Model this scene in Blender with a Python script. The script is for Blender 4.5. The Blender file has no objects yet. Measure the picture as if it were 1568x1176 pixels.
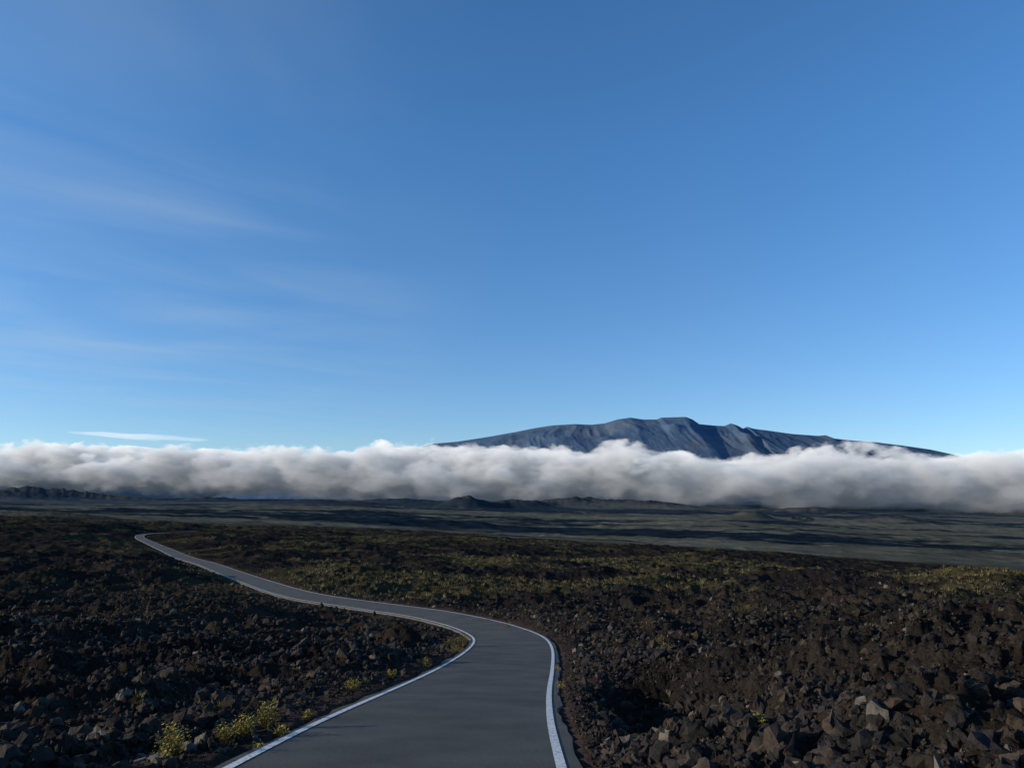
import bpy, math, random
import numpy as np
rng=np.random.default_rng(7); random.seed(7)
F=1184.0; P=math.atan(167/F); HZ=755.0
CAMZ=2.0
scene=bpy.context.scene
scene.view_settings.view_transform='Standard'
try: scene.view_settings.look='None'
except Exception: pass
scene.view_settings.exposure=0

# ---------------- noise ----------------
def _h(ix,iy,iz,seed):
    h=(ix.astype(np.int64)*374761393+iy.astype(np.int64)*668265263+iz.astype(np.int64)*2147483647%4294967291+seed*144665)&0xffffffff
    h=((h^(h>>13))*1274126177)&0xffffffff
    h=((h^(h>>15))*2246822519)&0xffffffff
    return ((h^(h>>16))&0xffffff).astype(np.float32)/16777215.0
def vn2(x,y,seed=0):
    xi=np.floor(x);yi=np.floor(y);fx=(x-xi);fy=(y-yi)
    fx=fx*fx*fx*(fx*(fx*6-15)+10);fy=fy*fy*fy*(fy*(fy*6-15)+10)
    z=np.zeros_like(xi)
    a=_h(xi,yi,z,seed);b=_h(xi+1,yi,z,seed);c=_h(xi,yi+1,z,seed);d=_h(xi+1,yi+1,z,seed)
    return (a+(b-a)*fx)+((c+(d-c)*fx)-(a+(b-a)*fx))*fy
def fbm(x,y,o=4,seed=0,g=0.5):
    s=0;a=1;t=0
    for i in range(o):
        c,sn=math.cos(i*1.1),math.sin(i*1.1)
        s=s+a*vn2((x*c-y*sn)*2**i+i*17.3,(x*sn+y*c)*2**i-i*9.1,seed+i);t+=a;a*=g
    return s/t
def ridged(x,y,o=3,seed=0,g=0.5):
    s=0;a=1;t=0
    for i in range(o):
        n=1-np.abs(2*vn2(x*2**i+i*13.7,y*2**i-i*5.3,seed+i)-1);s=s+a*n;t+=a;a*=g
    return s/t
def vn3(x,y,z,seed=0):
    xi=np.floor(x);yi=np.floor(y);zi=np.floor(z)
    f=[x-xi,y-yi,z-zi];f=[t*t*t*(t*(t*6-15)+10) for t in f]
    r=0
    for a in (0,1):
        for b in (0,1):
            for c in (0,1):
                w=(f[0] if a else 1-f[0])*(f[1] if b else 1-f[1])*(f[2] if c else 1-f[2])
                r=r+w*_h(xi+a,yi+b,zi+c,seed)
    return r
def worley(x,y,seed=0):
    xi=np.floor(x);yi=np.floor(y);f1=np.full(x.shape,9.0,np.float32);cell=np.zeros(x.shape,np.float32)
    z=np.zeros_like(xi)
    for a in (-1,0,1):
        for b in (-1,0,1):
            cx=xi+a;cy=yi+b
            d=(cx+_h(cx,cy,z,seed)-x)**2+(cy+_h(cx,cy,z,seed+5)-y)**2
            m=d<f1
            f1=np.where(m,d,f1);cell=np.where(m,_h(cx,cy,z,seed+9),cell)
    return np.sqrt(f1),cell
def ss(a,b,x):
    t=np.clip((x-a)/(b-a),0,1);return t*t*(3-2*t)

# ---------------- base terrain table ----------------
cols=np.array([-300,0,210,500,784,1100,1568,1900],float)
rows=[2.5,6.5,10,16,28,45,70,120,200,300,450,600,800,1500,3000,6000,12000,40000,90000]
T=np.array([
[800,815,830,850,852,850,820,800],
[380,390,405,421,421,412,370,360],
[320,325,338,350,350,345,318,310],
[270,275,287,295,295,287,263,255],
[210,215,230,238,240,233,214,207],
[170,173,184,189,191,189,178,175],
[132,135,145,150,153,157,161,161],
[95,98,108,115,121,131,146,150],
[66,69,86,92,99,109,137,145],
[46,49,70,76,85,98,130,138],
[33,35,53,60,75,92,127,136],
[26,27,44,51,70,88,124,134],
[28,29,46,52,69,86,117,128],
[26,27,36,42,55,67,88,92],
[20,21,26,28,37,45,58,62],
[14,15,16,17,21,25,31,34],
[9,9,9,9,10,12,15,16],
[4,4,4,4,4,4,5,5],
[2,2,2,2,2,2,2,2]],float)
TT=np.tan(np.arctan((167+T)/F)-P)
LY=np.log(np.array(rows))
nL,nU=500,160
gl=np.linspace(LY[0],LY[-1],nL);gx=np.linspace(cols[0],cols[-1],nU)
tmp=np.array([np.interp(gl,LY,TT[:,j]) for j in range(len(cols))]).T
G=np.array([np.interp(gx,cols,tmp[i]) for i in range(nL)])
def blur(A,s,ax):
    k=np.exp(-0.5*(np.arange(-3*s,3*s+1)/s)**2);k/=k.sum();n=3*s
    pad=[(0,0),(0,0)];pad[ax]=(n,n);B=np.pad(A,pad,'reflect',reflect_type='odd')
    return np.apply_along_axis(lambda v:np.convolve(v,k,'valid'),ax,B)
G=blur(blur(G,7,0),8,1)
def tanat(u,Y):
    x=np.clip(u*F+784,cols[0],cols[-1]-1e-3);l=np.clip(np.log(np.maximum(Y,2.5)),gl[0],gl[-1]-1e-6)
    a=(l-gl[0])/(gl[1]-gl[0]);b=(x-gx[0])/(gx[1]-gx[0])
    i=np.clip(a.astype(int),0,nL-2);j=np.clip(b.astype(int),0,nU-2);a=a-i;b=b-j
    return (G[i,j]*(1-a)+G[i+1,j]*a)*(1-b)+(G[i,j+1]*(1-a)+G[i+1,j+1]*a)*b
def base(X,Y):
    r=np.hypot(X,Y);Yt=np.maximum(np.maximum(Y,0.6*r),2.5)
    return CAMZ-Yt*tanat(X/Yt,Yt)
def pix2(x,y):
    v=(y-588)/F;tz=math.tan(math.atan(v)-P);u=(x-784)/F/(math.cos(P)+v*math.sin(P))
    Ys=np.exp(np.linspace(math.log(2.6),math.log(60000),6000))
    t=tanat(np.full_like(Ys,u),Ys);k=np.argmax(t<=tz)
    Y=Ys[k];return u*Y,Y
# ---------------- road centreline ----------------
rp=[(600,1176),(632,1140),(664,1108),(720,1060),(764,1020),(783,992),(777,976),(742,961),(700,950),(650,940),(585,931),(520,922),(470,914),(430,904),(390,891),(350,877),(315,864),(283,855),(255,843),(230,832),(214,824),(220,819),(250,816.5),(300,814)]
cp=[pix2(*q) for q in rp]
d0=np.array(cp[1])-np.array(cp[0]);d0/=np.linalg.norm(d0)
cp=[tuple(np.array(cp[0])-d0*k) for k in (24,12,5)]+cp
cp=np.array(cp)
den=[]
for i in range(len(cp)-1):
    p0=cp[max(i-1,0)];p1=cp[i];p2=cp[i+1];p3=cp[min(i+2,len(cp)-1)]
    n=max(4,int(np.linalg.norm(p2-p1)/0.5))
    for k in range(n):
        t=k/n
        den.append(p1+(p2-p1)*t if np.linalg.norm(p2-p1)>80 else 0.5*((2*p1)+(-p0+p2)*t+(2*p0-5*p1+4*p2-p3)*t*t+(-p0+3*p1-3*p2+p3)*t**3))
den=np.array(den)
L=np.r_[0,np.cumsum(np.linalg.norm(np.diff(den,axis=0),axis=1))]
s=np.arange(0,L[-1],0.5);C=np.c_[np.interp(s,L,den[:,0]),np.interp(s,L,den[:,1])]
def sm(a,n):
    k=np.hanning(2*n+3)[1:-1];k/=k.sum();b=np.pad(a,(n,n),'reflect',reflect_type='odd');return np.convolve(b,k,'valid')
n1=5
C=np.c_[sm(C[:,0],n1),sm(C[:,1],n1)]
Cz=sm(base(C[:,0],C[:,1]),14)
def roaddist(X,Y):
    D=np.full(X.shape,99.0);Z=np.zeros(X.shape)
    cs=C[::12];d=np.full(X.shape,1e9)
    for c in cs: d=np.minimum(d,(X-c[0])**2+(Y-c[1])**2)
    idx=np.where(d<18**2)[0]
    for ch in np.array_split(idx,max(1,len(idx)//3000)):
        if len(ch)==0: continue
        dd=(X[ch,None]-C[None,:,0])**2+(Y[ch,None]-C[None,:,1])**2
        k=dd.argmin(1);kk=np.clip(k,1,len(C)-2)
        t=C[kk+1]-C[kk-1];t/=np.linalg.norm(t,axis=1)[:,None]
        v=np.c_[X[ch]-C[k,0],Y[ch]-C[k,1]]
        along=(v*t).sum(1);lat=np.abs(v[:,0]*t[:,1]-v[:,1]*t[:,0])
        along=np.where(np.abs(along)<0.6,0,along)
        D[ch]=np.hypot(lat,along);Z[ch]=Cz[k]
    return D,Z
feat=[((1000,1062),-1.1,1.2,2.2),((1340,1005),.9,1.3,1.5),((1240,1012),-1.0,1.7,2.0),((1500,1040),0.8,1.5,2.2),((1450,1150),0.4,.8,1.0),((1390,1080),-.6,.8,1.3),
      ((612,985),0.7,0.7,.9),((560,1010),0.45,.8,1.0),((500,1020),.35,1,1),((925,1110),-0.55,0.5,1.0),((900,1040),0.35,0.5,1.0),((300,1000),0.6,1.6,2),((100,1030),0.6,1.6,1.8),((200,1060),.4,.7,.9),
      ((480,806),3.5,7,9),((80,792),3,30,20),((1180,925),0.9,4,5),((1420,905),1.3,9,8),((1050,1140),0.4,0.6,0.7),((1250,1080),.45,.7,.9),((690,975),.25,.8,.7)]
fw=[(pix2(*f[0]),f[1],f[2],f[3]) for f in feat]
def terrain(X,Y):
    r=np.hypot(X,Y);D,RZ=roaddist(X,Y)
    z0=base(X,Y)
    w2=ss(1.5,6,D);z=np.where(D<50,RZ*(1-w2)+z0*w2,z0)
    w=ss(1.72,3.2+0.012*r,D);wf=ss(1.8,3.0,D)
    w*=0.4+0.6*ss(2,6.5+0.05*r,D)
    wx=X+0.6*(fbm(X/1.5,Y/1.5,2,71)-.5);wy=Y+0.6*(fbm(X/1.5,Y/1.5,2,91)-.5)
    lav=1-ss(500,900,r)
    det=(fbm(X/9,Y/9,3,3)-.5)*1.6*np.minimum(1,r/15)
    det+=(ridged(X/28,Y/22,3,11)-.55)*3.8*ss(25,120,r)
    det+=(fbm(X/90,Y/70,3,17)-.5)*5*ss(90,300,r)
    det+=(ridged(wx/2.6,wy/2.6,3,23)-.5)*0.85
    near=r<220
    x,y,rn=wx[near],wy[near],r[near]
    f,c=worley(x/1.05,y/1.05,31);q=(0.55-f)*(0.03+0.38*c)*(1-0.3*ss(60,220,rn))
    f,c=worley(x/0.40,y/0.40,41);q+=(0.5-f)*(0.05+0.30*c)*(1-ss(60,180,rn))
    f,c=worley(x/0.16,y/0.16,51);q+=(0.5-f)*(0.05+0.17*c)*(1-ss(18,55,rn))
    q+=(fbm(x/0.08,y/0.08,2,61)-.5)*0.10*(1-ss(10,32,rn))
    det[near]+=q
    det*=lav
    far=ss(600,1500,r)
    det+=(ridged(X/85,Y/70,3,83)-.55)*7*ss(500,1000,r)*(1-ss(4000,9000,r))
    det+=(fbm(X/500,Y/350,4,77)-.5)*24*far+(ridged(X/1500,Y/900,3,79)-.5)*50*far*ss(1500,3500,r)
    z=z+det*w
    for (fx,fy),a,sx,sy in fw:
        z=z+a*np.exp(-0.5*(((X-fx)/sx)**2+((Y-fy)/sy)**2))*wf
    z=z+(fbm(X/0.12,Y/0.12,2,66)-.5)*0.03*ss(1.5,1.7,D)
    under=1-ss(1.45,1.75+0.002*r,D)
    z=z-under*(0.07+0.0012*r)
    return z,D,r
def veg_mask(X,Y,r):
    n=fbm(X/16,Y/11,4,101);n2=fbm(X/120,Y/60,3,111)
    m=ss(0.49,0.63,n+0.5*(n2-.5))
    rr=ss(28,110,r)*0.8+0.16*ss(8,30,r)
    side=.45+.55*ss(-.55,-.1,X/r)
    return m*rr*side
# ---------------- mesh helper ----------------
def mkmesh(name,V,Fc,mat=None,smooth=False,col=None):
    me=bpy.data.meshes.new(name)
    V=np.asarray(V,np.float32);Fc=np.asarray(Fc,np.int32);k=Fc.shape[1]
    me.vertices.add(len(V));me.vertices.foreach_set('co',V.ravel())
    me.loops.add(Fc.size);me.loops.foreach_set('vertex_index',Fc.ravel())
    me.polygons.add(len(Fc));me.polygons.foreach_set('loop_start',np.arange(len(Fc),dtype=np.int32)*k)
    me.polygons.foreach_set('use_smooth',np.full(len(Fc),smooth))
    me.update(calc_edges=True)
    if col is not None:
        a=me.color_attributes.new('Col','FLOAT_COLOR','POINT')
        a.data.foreach_set('color',np.c_[col,np.ones(len(col))].astype(np.float32).ravel())
    ob=bpy.data.objects.new(name,me);scene.collection.objects.link(ob)
    if mat: me.materials.append(mat)
    return ob
def gridfaces(nr,nc,wrap=False):
    i=np.arange(nr-1)[:,None];j=np.arange(nc if wrap else nc-1)[None,:];j2=(j+1)%nc
    return np.stack([i*nc+j,i*nc+j2,(i+1)*nc+j2,(i+1)*nc+j],-1).reshape(-1,4)
# ---------------- materials ----------------
def newmat(name):
    m=bpy.data.materials.new(name);m.use_nodes=True
    return m,m.node_tree.nodes,m.node_tree.links,m.node_tree.nodes['Principled BSDF']
def noise(N,Lk,scale,detail=6,rough=.6,vec=None):
    n=N.new('ShaderNodeTexNoise');n.inputs['Scale'].default_value=scale;n.inputs['Detail'].default_value=detail;n.inputs['Roughness'].default_value=rough
    if vec: Lk.new(vec,n.inputs['Vector'])
    return n
def attr_mat(name,s1,s2,lo,hi,rough,bump,bdist,spec=.3):
    m,N,Lk,b=newmat(name)
    a=N.new('ShaderNodeAttribute');a.attribute_name='Col'
    g=N.new('ShaderNodeNewGeometry')
    n1=noise(N,Lk,s1,8,.65,g.outputs['Position']);n2=noise(N,Lk,s2,4,.6,g.outputs['Position'])
    mr=N.new('ShaderNodeMapRange');mr.inputs[1].default_value=.3;mr.inputs[2].default_value=.7;mr.inputs[3].default_value=lo;mr.inputs[4].default_value=hi
    ad=N.new('ShaderNodeMath');ad.operation='MULTIPLY_ADD';ad.inputs[1].default_value=.5
    h=N.new('ShaderNodeMath');h.operation='MULTIPLY';h.inputs[1].default_value=.5
    Lk.new(n2.outputs['Fac'],h.inputs[0]);Lk.new(n1.outputs['Fac'],ad.inputs[0]);Lk.new(h.outputs[0],ad.inputs[2])
    Lk.new(ad.outputs[0],mr.inputs[0])
    v=N.new('ShaderNodeVectorMath');v.operation='SCALE';Lk.new(a.outputs['Color'],v.inputs[0]);Lk.new(mr.outputs[0],v.inputs['Scale'])
    Lk.new(v.outputs[0],b.inputs['Base Color'])
    b.inputs['Roughness'].default_value=rough;b.inputs['Specular IOR Level'].default_value=spec
    if bump:
        bp=N.new('ShaderNodeBump');bp.inputs['Strength'].default_value=bump;bp.inputs['Distance'].default_value=bdist
        Lk.new(n1.outputs['Fac'],bp.inputs['Height']);Lk.new(bp.outputs[0],b.inputs['Normal'])
    return m
lava=attr_mat('lava_ground',9,0.6,.3,1.7,.95,1.0,.12,.0)
# ---------------- terrain mesh ----------------
th=np.r_[np.radians(np.linspace(-180,-42,40)[:-1]),np.radians(np.linspace(-42,42,1150)),np.radians(np.linspace(42,180,40)[1:-1])]
rr=np.r_[np.geomspace(0.5,3.5,14)[:-1],np.geomspace(3.5,620,940)[:-1],np.geomspace(620,10000,300)[:-1],np.geomspace(10000,80000,40)]
R,TH=np.meshgrid(rr,th,indexing='ij');X=(R*np.sin(TH)).ravel();Y=(R*np.cos(TH)).ravel()
Z,D,r=terrain(X,Y)
hills=[(708,5200,80,145),(742,5350,38,200),(800,5600,68,240),(868,6000,70,260),(930,6200,50,300),(75,9000,110,420),(-10,8500,120,700),(175,9500,55,500),(1142,3600,46,85),(620,7000,50,450),(1010,6000,45,300),(1040,4600,24,180),(1350,3900,34,150),(1240,4900,40,220),(480,6500,42,240),(330,7500,60,280),(560,5000,22,180)]
hm=np.zeros_like(X)
for px,Dm,h,wd in hills:
    hx=(px-784)/F*Dm;d=np.hypot(X-hx,(Y-Dm))/wd
    Z+=h*np.exp(-(d**2))*(1-0.3*np.exp(-(d/.3)**2))*(.8+.4*fbm(X/60,Y/60,2,87));hm=np.maximum(hm,np.exp(-(d**2)))
fb=fbm(X/3,Y/3,4,201);fb2=fbm(X/14,Y/14,3,211);vm=veg_mask(X,Y,r)
col=np.outer(0.6+0.8*fb,[.0195,.0172,.0155])
br=ss(.47,.65,fb2)[:,None]*.8;col=col*(1-br)+br*np.outer(0.7+0.6*fb,[.032,.025,.019])
col=col*(1-vm[:,None])+vm[:,None]*np.outer(0.4+1.1*fb,[.066,.056,.027])
sh=(1-ss(2.0,3.0,D+1.2*(fb-.5)))[:,None]*.75;col=col*(1-sh)+sh*np.outer(0.7+0.6*fb,[.070,.048,.040])
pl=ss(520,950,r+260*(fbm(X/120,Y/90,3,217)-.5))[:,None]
bn=fbm(X/1300+3,Y/520,5,221);bn2=fbm(X/250,Y/120,4,231);bn3=fbm(X/40,Y/30,3,241)
b=ss(.46,.57,bn*.55+bn2*.30+bn3*.15+.05*np.clip(X/r,-.6,.6))[:,None]  # sideways bias paints the better-lit right of the plain lighter
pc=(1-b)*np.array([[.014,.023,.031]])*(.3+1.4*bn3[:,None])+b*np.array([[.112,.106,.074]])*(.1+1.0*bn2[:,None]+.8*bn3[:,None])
hz=ss(1500,9000,r)[:,None]*.6;pc=pc*(1-hz)+hz*np.array([[.048,.074,.096]])  # distance haze painted into the far ground colour as blue
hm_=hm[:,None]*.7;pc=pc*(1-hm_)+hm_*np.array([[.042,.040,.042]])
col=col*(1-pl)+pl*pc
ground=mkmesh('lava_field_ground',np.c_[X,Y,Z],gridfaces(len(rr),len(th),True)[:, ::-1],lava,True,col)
# ---------------- road ----------------
m_as,N,Lk,b=newmat('asphalt')
g=N.new('ShaderNodeNewGeometry');n1=noise(N,Lk,90,3,.7,g.outputs['Position']);n2=noise(N,Lk,.9,5,.6,g.outputs['Position'])
cr=N.new('ShaderNodeValToRGB');cr.color_ramp.elements[0].position=.35;cr.color_ramp.elements[0].color=(.078,.073,.062,1);cr.color_ramp.elements[1].position=.68;cr.color_ramp.elements[1].color=(.118,.110,.092,1)
Lk.new(n2.outputs['Fac'],cr.inputs[0])
mx=N.new('ShaderNodeMapRange');mx.inputs[1].default_value=.3;mx.inputs[2].default_value=.7;mx.inputs[3].default_value=.5;mx.inputs[4].default_value=1.5
Lk.new(n1.outputs['Fac'],mx.inputs[0]);v=N.new('ShaderNodeVectorMath');v.operation='SCALE';Lk.new(cr.outputs[0],v.inputs[0]);Lk.new(mx.outputs[0],v.inputs['Scale']);Lk.new(v.outputs[0],b.inputs['Base Color'])
b.inputs['Roughness'].default_value=.85;b.inputs['Specular IOR Level'].default_value=.12
bp=N.new('ShaderNodeBump');bp.inputs['Strength'].default_value=.6;bp.inputs['Distance'].default_value=.008;Lk.new(n1.outputs['Fac'],bp.inputs['Height']);Lk.new(bp.outputs[0],b.inputs['Normal'])
m_ln,N,Lk,b=newmat('white_line_paint')
g=N.new('ShaderNodeNewGeometry');n1=noise(N,Lk,25,6,.7,g.outputs['Position']);cr=N.new('ShaderNodeValToRGB')
cr.color_ramp.elements[0].position=.38;cr.color_ramp.elements[0].color=(.20,.20,.19,1);cr.color_ramp.elements[1].position=.50;cr.color_ramp.elements[1].color=(.72,.71,.66,1)
Lk.new(n1.outputs['Fac'],cr.inputs[0]);Lk.new(cr.outputs[0],b.inputs['Base Color']);b.inputs['Roughness'].default_value=.6
t=np.gradient(C,axis=0);t/=np.linalg.norm(t,axis=1)[:,None];nrm=np.c_[t[:,1],-t[:,0]]
rC=np.hypot(C[:,0],C[:,1]);sl=np.arange(len(C))*.5
def strip(name,offs,zo,mat,jit=0):
    V=[]
    for o,z in zip(offs,zo):
        oo=o+(jit*(fbm(sl/0.9,np.full_like(sl,1.0 if o>0 else 5.0),3,301)-.5)*np.sign(o) if abs(o)>1.55 else 0)
        V.append(np.c_[C+nrm*np.reshape(oo,(-1,1)) if np.ndim(oo) else C+nrm*o, Cz+z+0.0006*rC])
    V=np.stack(V,1).reshape(-1,3)
    return mkmesh(name,V,gridfaces(len(C),len(offs))[:, ::-1],mat,False)
road=strip('asphalt_road',[-1.64,-1.60,-1.2,-.6,0,.6,1.2,1.60,1.64],[-.08,.006,.009,.012,.013,.012,.009,.006,-.08],m_as,.2)
for i,sg in enumerate((-1,1)):
    lo=sg*1.43;ob=strip('edge_line_%d'%(i+1),[lo-.045,lo+.045],[.0115,.0115],m_ln)
    for vv in ob.data.vertices: vv.co.z+=0.0003*math.hypot(vv.co.x,vv.co.y)
    ob.parent=road
# ---------------- rocks ----------------
import bmesh
def protos(sub,n):
    out=[]
    for k in range(n):
        bm=bmesh.new();bmesh.ops.create_icosphere(bm,subdivisions=sub,radius=1)
        V=np.array([v.co[:] for v in bm.verts]);Fc=np.array([[v.index for v in f.verts] for f in bm.faces]);bm.free()
        nn=vn3(V[:,0]*1.3+k*9,V[:,1]*1.3,V[:,2]*1.3,k)
        n2=vn3(V[:,0]*3+k*9,V[:,1]*3,V[:,2]*3,k+50)
        V=V*(0.25+0.8*nn+1.0*n2)[:,None]*rng.uniform(.5,1.25,3)
        V=V+rng.normal(0,.14 if sub==1 else .12,V.shape)
        out.append((V,Fc))
    return out
def scatter(pts,scl,prs,colf,squash=1.0,sink=.1):
    VV=[];FF=[];CC=[];off=0
    which=rng.integers(0,len(prs),len(pts))
    for k,(V,Fc) in enumerate(prs):
        ix=np.where(which==k)[0]
        if len(ix)==0: continue
        a=rng.uniform(0,6.28,len(ix));b_=rng.normal(0,.8,len(ix))
        ca,sa,cb,sb=np.cos(a),np.sin(a),np.cos(b_),np.sin(b_)
        x=V[None,:,0];y=V[None,:,1];z=V[None,:,2]
        y2=y*cb[:,None]-z*sb[:,None];z2=y*sb[:,None]+z*cb[:,None]
        x3=x*ca[:,None]-y2*sa[:,None];y3=x*sa[:,None]+y2*ca[:,None]
        Q=np.stack([x3,y3,z2*squash],-1)*scl[ix][:,None,None]+pts[ix][:,None,:];Q[:,:,2]+=(scl[ix]*sink*squash)[:,None]
        VV.append(Q.reshape(-1,3));FF.append((Fc[None]+off+(np.arange(len(ix))*len(V))[:,None,None]).reshape(-1,3))
        CC.append(np.repeat(colf[ix],len(V),0));off+=len(ix)*len(V)
    return np.concatenate(VV),np.concatenate(FF),np.concatenate(CC)
rockm=attr_mat('lava_rock',22,2,.5,1.5,.85,1.0,.03,.15)
def samp(n,r0,r1,az=43):
    r=np.exp(rng.uniform(math.log(r0),math.log(r1),n));a=np.radians(rng.uniform(-az,az,n));return r*np.sin(a),r*np.cos(a)
def rocks(n,r0,r1,smin,smax,dmin,pw=3.4):
    x,y=samp(n,r0,r1);z,D,r=terrain(x,y)
    cl=fbm(x/2.5,y/2.5,4,401);keep=(D>dmin)&(rng.random(n)<ss(.38,.62,cl)*.65+.35);x,y,z,D,r=[q[keep] for q in (x,y,z,D,r)]
    s=smin*(smax/smin)**(rng.random(len(x))**pw)
    s=np.minimum(s,np.maximum(.012,(D-1.65)*.2))
    base_=np.array([[.0220,.0188,.0164]])*rng.uniform(.5,1.5,len(x))[:,None]
    t=(rng.random(len(x))<.38)[:,None];base_=np.where(t,np.array([[.048,.037,.027]])*rng.uniform(.5,1.3,len(x))[:,None],base_)
    t=(rng.random(len(x))<.03)[:,None];base_=np.where(t,[[.12,.105,.085]],base_)
    return np.c_[x,y,z],s,base_
p,s_,c_=rocks(58000,4,26,.014,.10,1.72);pa=scatter(p,s_,protos(2,12),c_)
p,s_,c_=rocks(80000,20,150,.035,.17,2.1);pb=scatter(p,s_,protos(1,16),c_)
o=len(pa[0])
mkmesh('lava_rocks',np.r_[pa[0],pb[0]],np.r_[pa[1],pb[1]+o],rockm,False,np.r_[pa[2],pb[2]])
# ---------------- vegetation ----------------
def leafmat(name):
    m,N,Lk,b=newmat(name)
    a=N.new('ShaderNodeAttribute');a.attribute_name='Col'
    Lk.new(a.outputs['Color'],b.inputs['Base Color']);b.inputs['Roughness'].default_value=.7
    b.inputs['Specular IOR Level'].default_value=.2
    return m
lm=leafmat('shrub_leaves')
def shrub_geo(cx,cy,cz,h,w,n):
    V=[];Fc=[];Cc=[]
    for k in range(n):
        a=random.uniform(0,6.28);rad=w*math.sqrt(random.random())*.75
        bx,by=cx+rad*math.cos(a)*.35,cy+rad*math.sin(a)*.35
        tx,ty=cx+rad*math.cos(a)*1.1,cy+rad*math.sin(a)*1.1;hh=h*random.uniform(.35,1.05)*(1-.35*(rad/w)**2)
        o=len(V);wd=.004
        V+= [(bx-wd,by,cz-.05),(bx+wd,by,cz-.05),(tx,ty,cz+hh)];Fc.append((o,o+1,o+2));Cc+=[(.06,.05,.025)]*3
        for q in range(9):
            f=random.uniform(.45,1.05);px=bx+(tx-bx)*f+random.gauss(0,.012);py=by+(ty-by)*f+random.gauss(0,.012);pz=cz+hh*f
            ll=random.uniform(.014,.030);a2=random.uniform(0,6.28);up=random.uniform(.1,.9)
            dx,dy,dz=math.cos(a2)*ll,math.sin(a2)*ll,ll*up;nx,ny=-math.sin(a2)*ll*.35,math.cos(a2)*ll*.35
            o=len(V);V+=[(px,py,pz),(px+dx*.6+nx,py+dy*.6+ny,pz+dz*.6),(px+dx*1.1,py+dy*1.1,pz+dz*1.1)];V+=[(px+dx*.6-nx,py+dy*.6-ny,pz+dz*.6)]
            Fc+=[(o,o+1,o+2),(o,o+2,o+3)]
            c=random.uniform(.5,1.2)*(.4+.7*f);yl=random.random();cc=((.24+.2*yl)*c,(.215+.09*yl)*c,.05*c);Cc+=[cc]*4
    return V,Fc,Cc
def ground_at(px,py):
    x,y=pix2(px,py);z,D,r=terrain(np.array([x]),np.array([y]));return x,y,float(z[0])
for (px,py,h,w,n) in [(262,1138,.32,.20,90),(245,1150,.16,.1,30),(345,1128,.2,.13,50),(372,1122,.28,.15,80),(408,1112,.32,.16,90),(395,1135,.14,.12,40),(430,1120,.15,.1,30),(540,1064,.22,.17,70),(598,1044,.2,.15,50),(650,1024,.3,.25,80),(706,992,.5,.4,110),(700,1000,.35,.3,60),(688,992,.4,.4,50),(1140,948,.7,.8,140),(1020,1018,.4,.3,80),(1215,1100,.28,.18,60),(1240,1095,.2,.12,30),(858,1052,.18,.14,40),(852,1025,.2,.15,30),(775,962,.5,.5,70),(745,952,.4,.4,50),(1380,1010,.3,.3,60),(1160,1150,.15,.12,40),(470,1100,.12,.08,25),(1500,950,.7,.9,140),(1420,960,.5,.6,90),(1090,1060,.25,.2,40),(1320,1130,.2,.15,40),(560,1052,.15,.12,30),(180,1100,.2,.15,30),(1010,985,.4,.3,50)]:
    x,y,z=ground_at(px,py);V,Fc,Cc=shrub_geo(x,y,z,h,w,n);mkmesh('yellow_shrub',V,Fc,lm,False,np.array(Cc))
def tufts(name,n,r0,r1,h0,h1,blades,thr,colr=(.135,.112,.045),nearboost=0):
    x,y=samp(n,r0,r1);z,D,r=terrain(x,y);vm=veg_mask(x,y,r)
    nn=fbm(x/2.5,y/2.5,3,501)
    keep=(D>2.0)&((vm+nearboost*ss(.52,.7,nn)+.35*(nn-.5))>thr+rng.random(n)*.5);x,y,z,r=x[keep],y[keep],z[keep],r[keep];n=len(x)
    h=rng.uniform(h0,h1,n)*np.minimum(1.6,.6+r/150)
    a=rng.uniform(0,6.28,(n,blades));l=rng.uniform(.1,.9,(n,blades));hh=h[:,None]*rng.uniform(.5,1,(n,blades))
    ca,sa=np.cos(a),np.sin(a);bw=hh*.11
    bx=x[:,None]+ca*h[:,None]*.35*rng.random((n,blades));by=y[:,None]+sa*h[:,None]*.35*rng.random((n,blades));bz=np.broadcast_to(z[:,None]-.03,bx.shape)
    ph=rng.uniform(0,6.28,(n,blades))
    v0=np.stack([bx-np.cos(ph)*bw,by-np.sin(ph)*bw,bz],-1);v1=np.stack([bx+np.cos(ph)*bw,by+np.sin(ph)*bw,bz],-1);v2=np.stack([bx+ca*hh*l,by+sa*hh*l,bz+hh],-1)
    V=np.stack([v0,v1,v2],2).reshape(-1,3);Fc=np.arange(len(V)).reshape(-1,3)
    c=rng.uniform(.45,1.3,(n,1))*np.array([colr]);c=np.repeat(c,blades*3,0)
    mkmesh(name,V,Fc,lm,False,c)
tufts('grass_tufts',50000,14,420,.2,.42,12,.38)
tufts('dry_yellow_grass',5000,9,70,.08,.22,22,.44,(.20,.158,.05),.55)
# ---------------- mountain ----------------
m_mt=attr_mat('hazy_mountain_rock',.004,.0012,.75,1.25,.95,.0,1,.0)
prof=[(380,750),(480,722),(560,704),(620,690),(665,679),(700,676),(745,669),(790,661),(820,655),(845,651),(880,649),(905,650),(925,648),(945,642),(965,639),(985,642),(1005,642),(1012,639),(1050,638),(1060,642),(1070,649),(1090,651),(1108,652),(1118,648),(1128,651),(1137,656),(1143,653),(1152,656),(1175,659),(1210,664),(1250,667),(1262,666),(1275,671),(1300,674),(1340,677),(1380,682),(1420,688),(1480,702),(1560,722),(1750,755)]
DM=15000
px=np.array([q[0] for q in prof],float);pz=np.array([math.tan(P-math.atan((q[1]-588)/F))*DM for q in prof])
mx_=(px-784)/F*DM/(math.cos(P)+.04*math.sin(P))
gx_=np.linspace(mx_[0],mx_[-1],1100);gy_=np.linspace(-3600,3600,220)
H=np.interp(gx_,mx_,pz)
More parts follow.
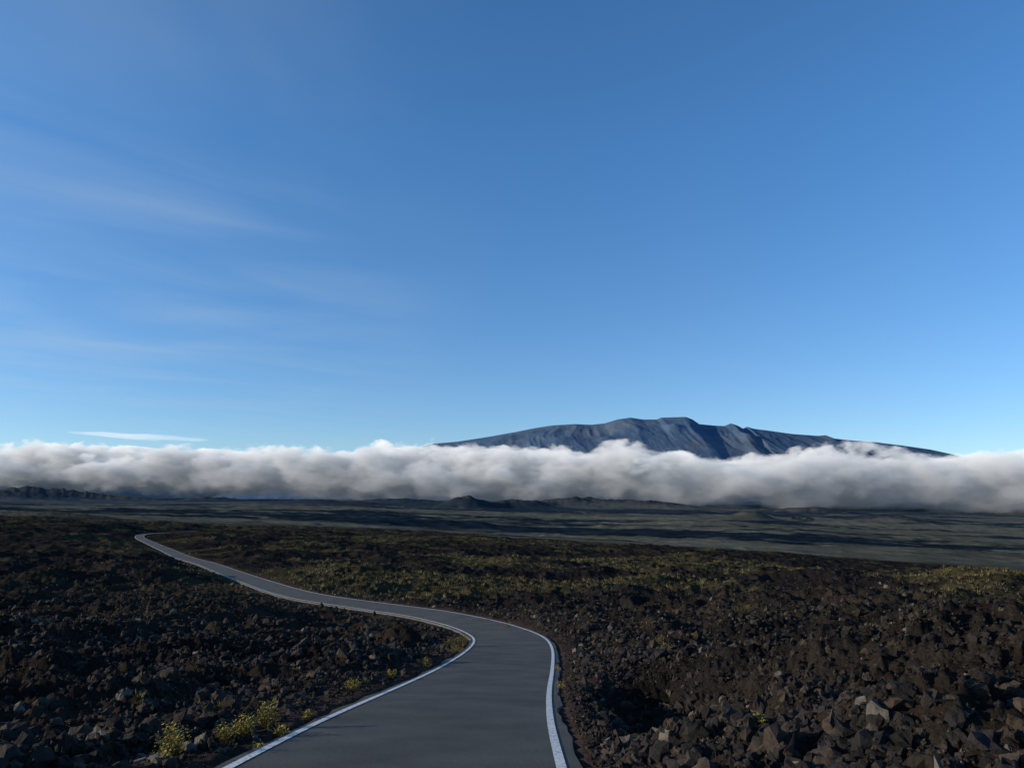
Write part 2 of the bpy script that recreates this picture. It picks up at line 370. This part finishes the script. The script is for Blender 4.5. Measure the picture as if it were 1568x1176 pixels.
MX,MY=np.meshgrid(gx_,gy_);Hm=np.broadcast_to(H,MX.shape)
tt=np.abs(MY)/3600
warp=(vn2(MX/900,MY/900,601)-.5)*500
gul=ridged((MX+warp)/330+MY/2600,MY/1500,4,611,.5)
fine=fbm(MX/160,MY/260,4,621)
HB=-250
MZ=HB+(Hm-HB)*(1-tt**1.15)
env=np.clip(tt/.2,0,1)*(1-tt)
MZ=MZ+(gul-.7)*78*env+(fine-.5)*40*(env*.8+.05)
for cx,cy,hc,wc in [(1150,-900,60,170),(1035,-700,70,170),(930,-1100,60,180),(1270,-900,40,150),(860,-1000,50,180)]:
    X0=(cx-784)/F*(DM+cy);d=np.hypot(MX-X0,MY-cy)/wc;MZ+=hc*np.exp(-d**2)
n3=fbm(MX/700,MY/500,4,631).ravel()
mc=np.outer(.8+.4*n3,[.078,.130,.198])  # blue of the aerial haze is put into the mountain colour
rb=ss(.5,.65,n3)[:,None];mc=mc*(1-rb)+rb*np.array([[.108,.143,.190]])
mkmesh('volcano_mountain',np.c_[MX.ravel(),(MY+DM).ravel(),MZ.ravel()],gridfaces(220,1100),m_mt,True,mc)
xs=np.linspace(-32000,32000,400);ys=np.linspace(-3000,3000,24)
HX,HY=np.meshgrid(xs,ys);hh=(330+250*(fbm(xs/6000,xs*0,4,641)-.4))
HZm=(-200+(hh+200)[None,:]*(1-(np.abs(HY)/3000)**1.4))+(fbm(HX/500,HY/500,3,645)-.5)*60
mkmesh('distant_haze_ridge',np.c_[HX.ravel(),(HY+24000).ravel(),HZm.ravel()],gridfaces(24,400),m_mt,True,np.tile([[.034,.068,.100]],(HX.size,1)))  # ridge added for the far haze and land, haze blue in its colour
# ---------------- clouds ----------------
def cloud_tube(name,scale,mat,na=60,nc=24,x0=-12500,x1=7600,extra=0,wide=1.0,raise_=0):
    xs=np.linspace(x0,x1,na);Dc=8000-.45*xs
    k=(xs/Dc*F+784)
    top=np.interp(k,[-100,60,150,240,330,420,520,600,640,700,740,800,900,1000,1100,1200,1300,1400,1568,1700],[692,692,698,706,704,702,700,694,690,700,690,694,702,708,703,710,706,708,706,702])
    bot=np.interp(k,[-100,100,300,500,700,900,1100,1300,1568,1700],[744,746,752,760,762,766,772,780,790,795])
    zt=np.tan(P-np.arctan((top-588)/F))*Dc;zb=np.tan(P-np.arctan((bot-588)/F))*Dc
    ph=np.linspace(0,2*np.pi,nc,endpoint=False)
    cz=(zt+zb)/2+raise_;hz_=(zt-zb)/2
    c_,s_=np.cos(ph),np.sin(ph)
    sy=np.sign(c_)*np.abs(c_)**.9;sz=np.where(s_>0,np.abs(s_)**.95,-np.abs(s_)**.7)
    XX=xs[:,None]+0*ph[None];YY=Dc[:,None]+sy[None]*1250*wide*scale;ZZ=cz[:,None]+sz[None]*(hz_[:,None]*scale+extra*.6)
    V=np.c_[XX.ravel(),YY.ravel(),ZZ.ravel()]
    e0=len(V);V=np.r_[V,[[xs[0]-200,Dc[0],cz[0]]],[[xs[-1]+200,Dc[-1],cz[-1]]]]
    ob=mkmesh(name,V,gridfaces(na,nc,True),mat,True)
    bm=bmesh.new();bm.from_mesh(ob.data);bm.verts.ensure_lookup_table()
    for jj in range(nc):
        bm.faces.new((bm.verts[e0],bm.verts[jj],bm.verts[(jj+1)%nc]))
        bm.faces.new((bm.verts[e0+1],bm.verts[(na-1)*nc+(jj+1)%nc],bm.verts[(na-1)*nc+jj]))
    bmesh.ops.recalc_face_normals(bm,faces=bm.faces);bm.to_mesh(ob.data);bm.free()
    return ob
def MK(N,Lk):
    def M(op,a,b_=None,c=None):
        n=N.new('ShaderNodeMath');n.operation=op
        for i,q in enumerate((a,b_,c)):
            if q is None: continue
            if isinstance(q,(int,float)): n.inputs[i].default_value=q
            else: Lk.new(q,n.inputs[i])
        return n.outputs[0]
    return M
m_v=bpy.data.materials.new('cloud_vapour_glow');m_v.use_nodes=True;N=m_v.node_tree.nodes;Lk=m_v.node_tree.links;N.remove(N['Principled BSDF']);M=MK(N,Lk)
g=N.new('ShaderNodeNewGeometry');sp=N.new('ShaderNodeSeparateXYZ');Lk.new(g.outputs['Position'],sp.inputs[0])
PX,PY,PZ=sp.outputs
Dd=M('MULTIPLY_ADD',PX,-.45,8000.0);W=M('SUBTRACT',PY,Dd);k=M('DIVIDE',PX,Dd);zn=M('DIVIDE',M('SUBTRACT',PZ,2.0),Dd)
bot=M('MULTIPLY_ADD',k,-.0295,-.0155)
nl=noise(N,Lk,.0008,3,.55,g.outputs['Position']).outputs['Fac']
top=M('ADD',M('MULTIPLY_ADD',nl,.085,.0085),M('MULTIPLY',k,-.006))
v=M('DIVIDE',M('SUBTRACT',zn,bot),M('SUBTRACT',top,bot))
dv_=M('SUBTRACT',v,.45)
up=M('MAXIMUM',M('DIVIDE',dv_,.52),0.0);dn=M('MAXIMUM',M('DIVIDE',dv_,-.45),0.0)
f=M('SUBTRACT',M('SUBTRACT',M('SUBTRACT',1.0,M('POWER',M('ABSOLUTE',M('DIVIDE',W,1250.0)),2.0)),M('POWER',up,2.0)),M('POWER',dn,1.6))
mp=N.new('ShaderNodeVectorMath');mp.operation='MULTIPLY';mp.inputs[1].default_value=(1,1,1.8);Lk.new(g.outputs['Position'],mp.inputs[0])
nn=noise(N,Lk,.0026,5,.60,mp.outputs[0]).outputs['Fac']
den_=M('ADD',f,M('MULTIPLY',M('SUBTRACT',nn,.54),3.8))
gain=M('MULTIPLY_ADD',M('MINIMUM',up,1.0),3.2,.5)
den_=M('MULTIPLY',M('MINIMUM',M('MAXIMUM',M('MULTIPLY',den_,gain),0.0),1.0),.009)
vs=N.new('ShaderNodeVolumeScatter');vs.inputs['Color'].default_value=(.99,.99,1,1);Lk.new(den_,vs.inputs['Density'])
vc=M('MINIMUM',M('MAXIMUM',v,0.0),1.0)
scatter_glow=M('MULTIPLY_ADD',M('POWER',vc,2.8),.42,.03)  # painted glow in place of multiple scattering, stronger toward cloud tops
ec=N.new('ShaderNodeMix');ec.data_type='RGBA';Lk.new(vc,ec.inputs[0]);ec.inputs[6].default_value=(.50,.72,1.0,1);ec.inputs[7].default_value=(1,.98,.93,1)  # glow colour: shade blue at the base, sunlit white on top
em=N.new('ShaderNodeEmission');Lk.new(ec.outputs[2],em.inputs['Color']);Lk.new(M('MULTIPLY',den_,scatter_glow),em.inputs['Strength'])
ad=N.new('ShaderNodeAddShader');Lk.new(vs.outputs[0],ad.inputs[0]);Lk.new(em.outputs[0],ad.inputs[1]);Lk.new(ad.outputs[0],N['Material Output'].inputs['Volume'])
try: m_v.cycles.volume_step_rate=.075
except Exception as e: print('steprate',e)
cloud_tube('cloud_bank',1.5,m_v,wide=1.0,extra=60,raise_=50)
m_s=bpy.data.materials.new('streak_vapour_glow');m_s.use_nodes=True;N=m_s.node_tree.nodes;Lk=m_s.node_tree.links;N.remove(N['Principled BSDF'])
vs=N.new('ShaderNodeVolumeScatter');vs.inputs['Density'].default_value=.0008;em=N.new('ShaderNodeEmission');em.inputs['Color'].default_value=(.95,.96,.97,1);em.inputs['Strength'].default_value=.0008*.40  # even emission added to the vapour in place of scattered light
ad=N.new('ShaderNodeAddShader');Lk.new(vs.outputs[0],ad.inputs[0]);Lk.new(em.outputs[0],ad.inputs[1]);Lk.new(ad.outputs[0],N['Material Output'].inputs['Volume'])
bm=bmesh.new();bmesh.ops.create_icosphere(bm,subdivisions=5,radius=1)
me=bpy.data.meshes.new('streak_cloud');bm.to_mesh(me);bm.free();me.materials.append(m_s)
V=np.zeros(len(me.vertices)*3,np.float32);me.vertices.foreach_get('co',V);V=V.reshape(-1,3).astype(float)
n=vn3(V[:,0]*3.2+4,V[:,1]*2,V[:,2]*1.5,881)+.5*vn3(V[:,0]*8.6,V[:,1]*4,V[:,2]*3,882);s2=.35+.85*n
V=np.c_[-5300+V[:,0]*1000,11000+V[:,1]*500*s2,800-V[:,0]*45+V[:,2]*32*s2+25*(vn3(V[:,0]*.9+2,V[:,1]*0,V[:,2]*0,883)-.5)].astype(np.float32)
me.vertices.foreach_set('co',V.ravel());me.update()
ob=bpy.data.objects.new('streak_cloud',me);scene.collection.objects.link(ob)
# ---------------- distant trees ----------------
def distant_tree_mass():
    V=[];Fc=[];Cc=[]
    for k in range(16):
        px=1212+k*1.9+random.uniform(-1,1)+(6 if k>8 else 0)
        x,y,z=ground_at(px,797+random.uniform(-1,1))
        h=random.uniform(9,17)
        for _ in range(160):
            a=random.uniform(0,6.28);q=random.random()**.5*h*.42;zz=random.uniform(.15,1);sc=math.sin(math.pi*min(1,zz))**.5*.9+.2
            cx,cy,cz=x+q*math.cos(a)*sc,y+q*math.sin(a)*sc,z+zz*h
            o=len(V)
            for _j in range(3): V.append((cx+random.gauss(0,1.),cy+random.gauss(0,1.),cz+random.gauss(0,1.)))
            Fc.append((o,o+1,o+2));Cc+=[(.02,.03,.02)]*3
    mkmesh('distant_trees',V,Fc,lm,False,np.array(Cc))
distant_tree_mass()
# ---------------- sun / sky ----------------
EL=math.radians(14);AZ=math.radians(-98)
sd=bpy.data.lights.new('sun','SUN');sd.energy=4.8;sd.angle=math.radians(.5);sd.color=(1,.87,.69)
so=bpy.data.objects.new('sun',sd);scene.collection.objects.link(so)
from mathutils import Vector
dv=Vector((math.sin(AZ)*math.cos(EL),math.cos(AZ)*math.cos(EL),math.sin(EL)));so.rotation_euler=dv.to_track_quat('Z','Y').to_euler()
w=bpy.data.worlds.new('World');scene.world=w;w.use_nodes=True;N=w.node_tree.nodes;Lk=w.node_tree.links;M=MK(N,Lk)
sky=N.new('ShaderNodeTexSky');sky.sky_type='NISHITA';sky.sun_disc=False;sky.sun_elevation=EL;sky.sun_rotation=AZ%(2*math.pi)
sky.altitude=2500;sky.air_density=1.0;sky.dust_density=.4;sky.ozone_density=2.5
bg=N['Background'];bg.inputs['Strength'].default_value=.12
tc=N.new('ShaderNodeTexCoord');sp=N.new('ShaderNodeSeparateXYZ');Lk.new(tc.outputs['Generated'],sp.inputs[0])
rz=N.new('ShaderNodeValToRGB');rz.color_ramp.elements[0].position=.0;rz.color_ramp.elements[0].color=(.98,1.08,1.20,1);rz.color_ramp.elements[1].position=.42;rz.color_ramp.elements[1].color=(.85,1.42,1.75,1)
Lk.new(sp.outputs[2],rz.inputs[0])
tint=N.new('ShaderNodeMix');tint.data_type='RGBA';tint.blend_type='MULTIPLY';tint.inputs[0].default_value=1
Lk.new(rz.outputs[0],tint.inputs[7]);Lk.new(sky.outputs[0],tint.inputs[6])
zc=M('MAXIMUM',sp.outputs[2],.03);u=M('DIVIDE',sp.outputs[0],zc);v_=M('DIVIDE',sp.outputs[1],zc)
c1,s1=math.cos(.75),math.sin(.75)
ua=M('ADD',M('MULTIPLY',u,c1),M('MULTIPLY',v_,s1));va=M('SUBTRACT',M('MULTIPLY',v_,c1),M('MULTIPLY',u,s1))
cb=N.new('ShaderNodeCombineXYZ');Lk.new(M('MULTIPLY',ua,.55),cb.inputs[0]);Lk.new(M('MULTIPLY',va,1.0),cb.inputs[1])
n1=noise(N,Lk,1.0,4,.48,cb.outputs[0]);n1.inputs['Distortion'].default_value=.5
mr=N.new('ShaderNodeMapRange');mr.interpolation_type='SMOOTHSTEP';mr.inputs[1].default_value=.32;mr.inputs[2].default_value=.84;Lk.new(n1.outputs['Fac'],mr.inputs[0])
mr2=N.new('ShaderNodeMapRange');mr2.interpolation_type='SMOOTHSTEP';mr2.inputs[1].default_value=.0;mr2.inputs[2].default_value=.42;Lk.new(M('MULTIPLY',sp.outputs[0],-1.0),mr2.inputs[0])
mr3=N.new('ShaderNodeMapRange');mr3.inputs[1].default_value=.04;mr3.inputs[2].default_value=.15;Lk.new(sp.outputs[2],mr3.inputs[0])
fac=M('MULTIPLY',M('MULTIPLY',M('MULTIPLY',mr.outputs[0],mr2.outputs[0]),mr3.outputs[0]),.36)
cm=N.new('ShaderNodeMix');cm.data_type='RGBA';Lk.new(fac,cm.inputs[0]);Lk.new(tint.outputs[2],cm.inputs[6]);cm.inputs[7].default_value=(4.0,5.0,5.8,1)
Lk.new(cm.outputs[2],bg.inputs['Color'])
# ---------------- camera ----------------
cd=bpy.data.cameras.new('camera');co=bpy.data.objects.new('camera',cd);scene.collection.objects.link(co)
co.location=(0,0,CAMZ);co.rotation_euler=(math.pi/2+P,0,0);cd.sensor_width=36;cd.lens=36*F/1568;cd.clip_start=.1;cd.clip_end=200000
scene.camera=co
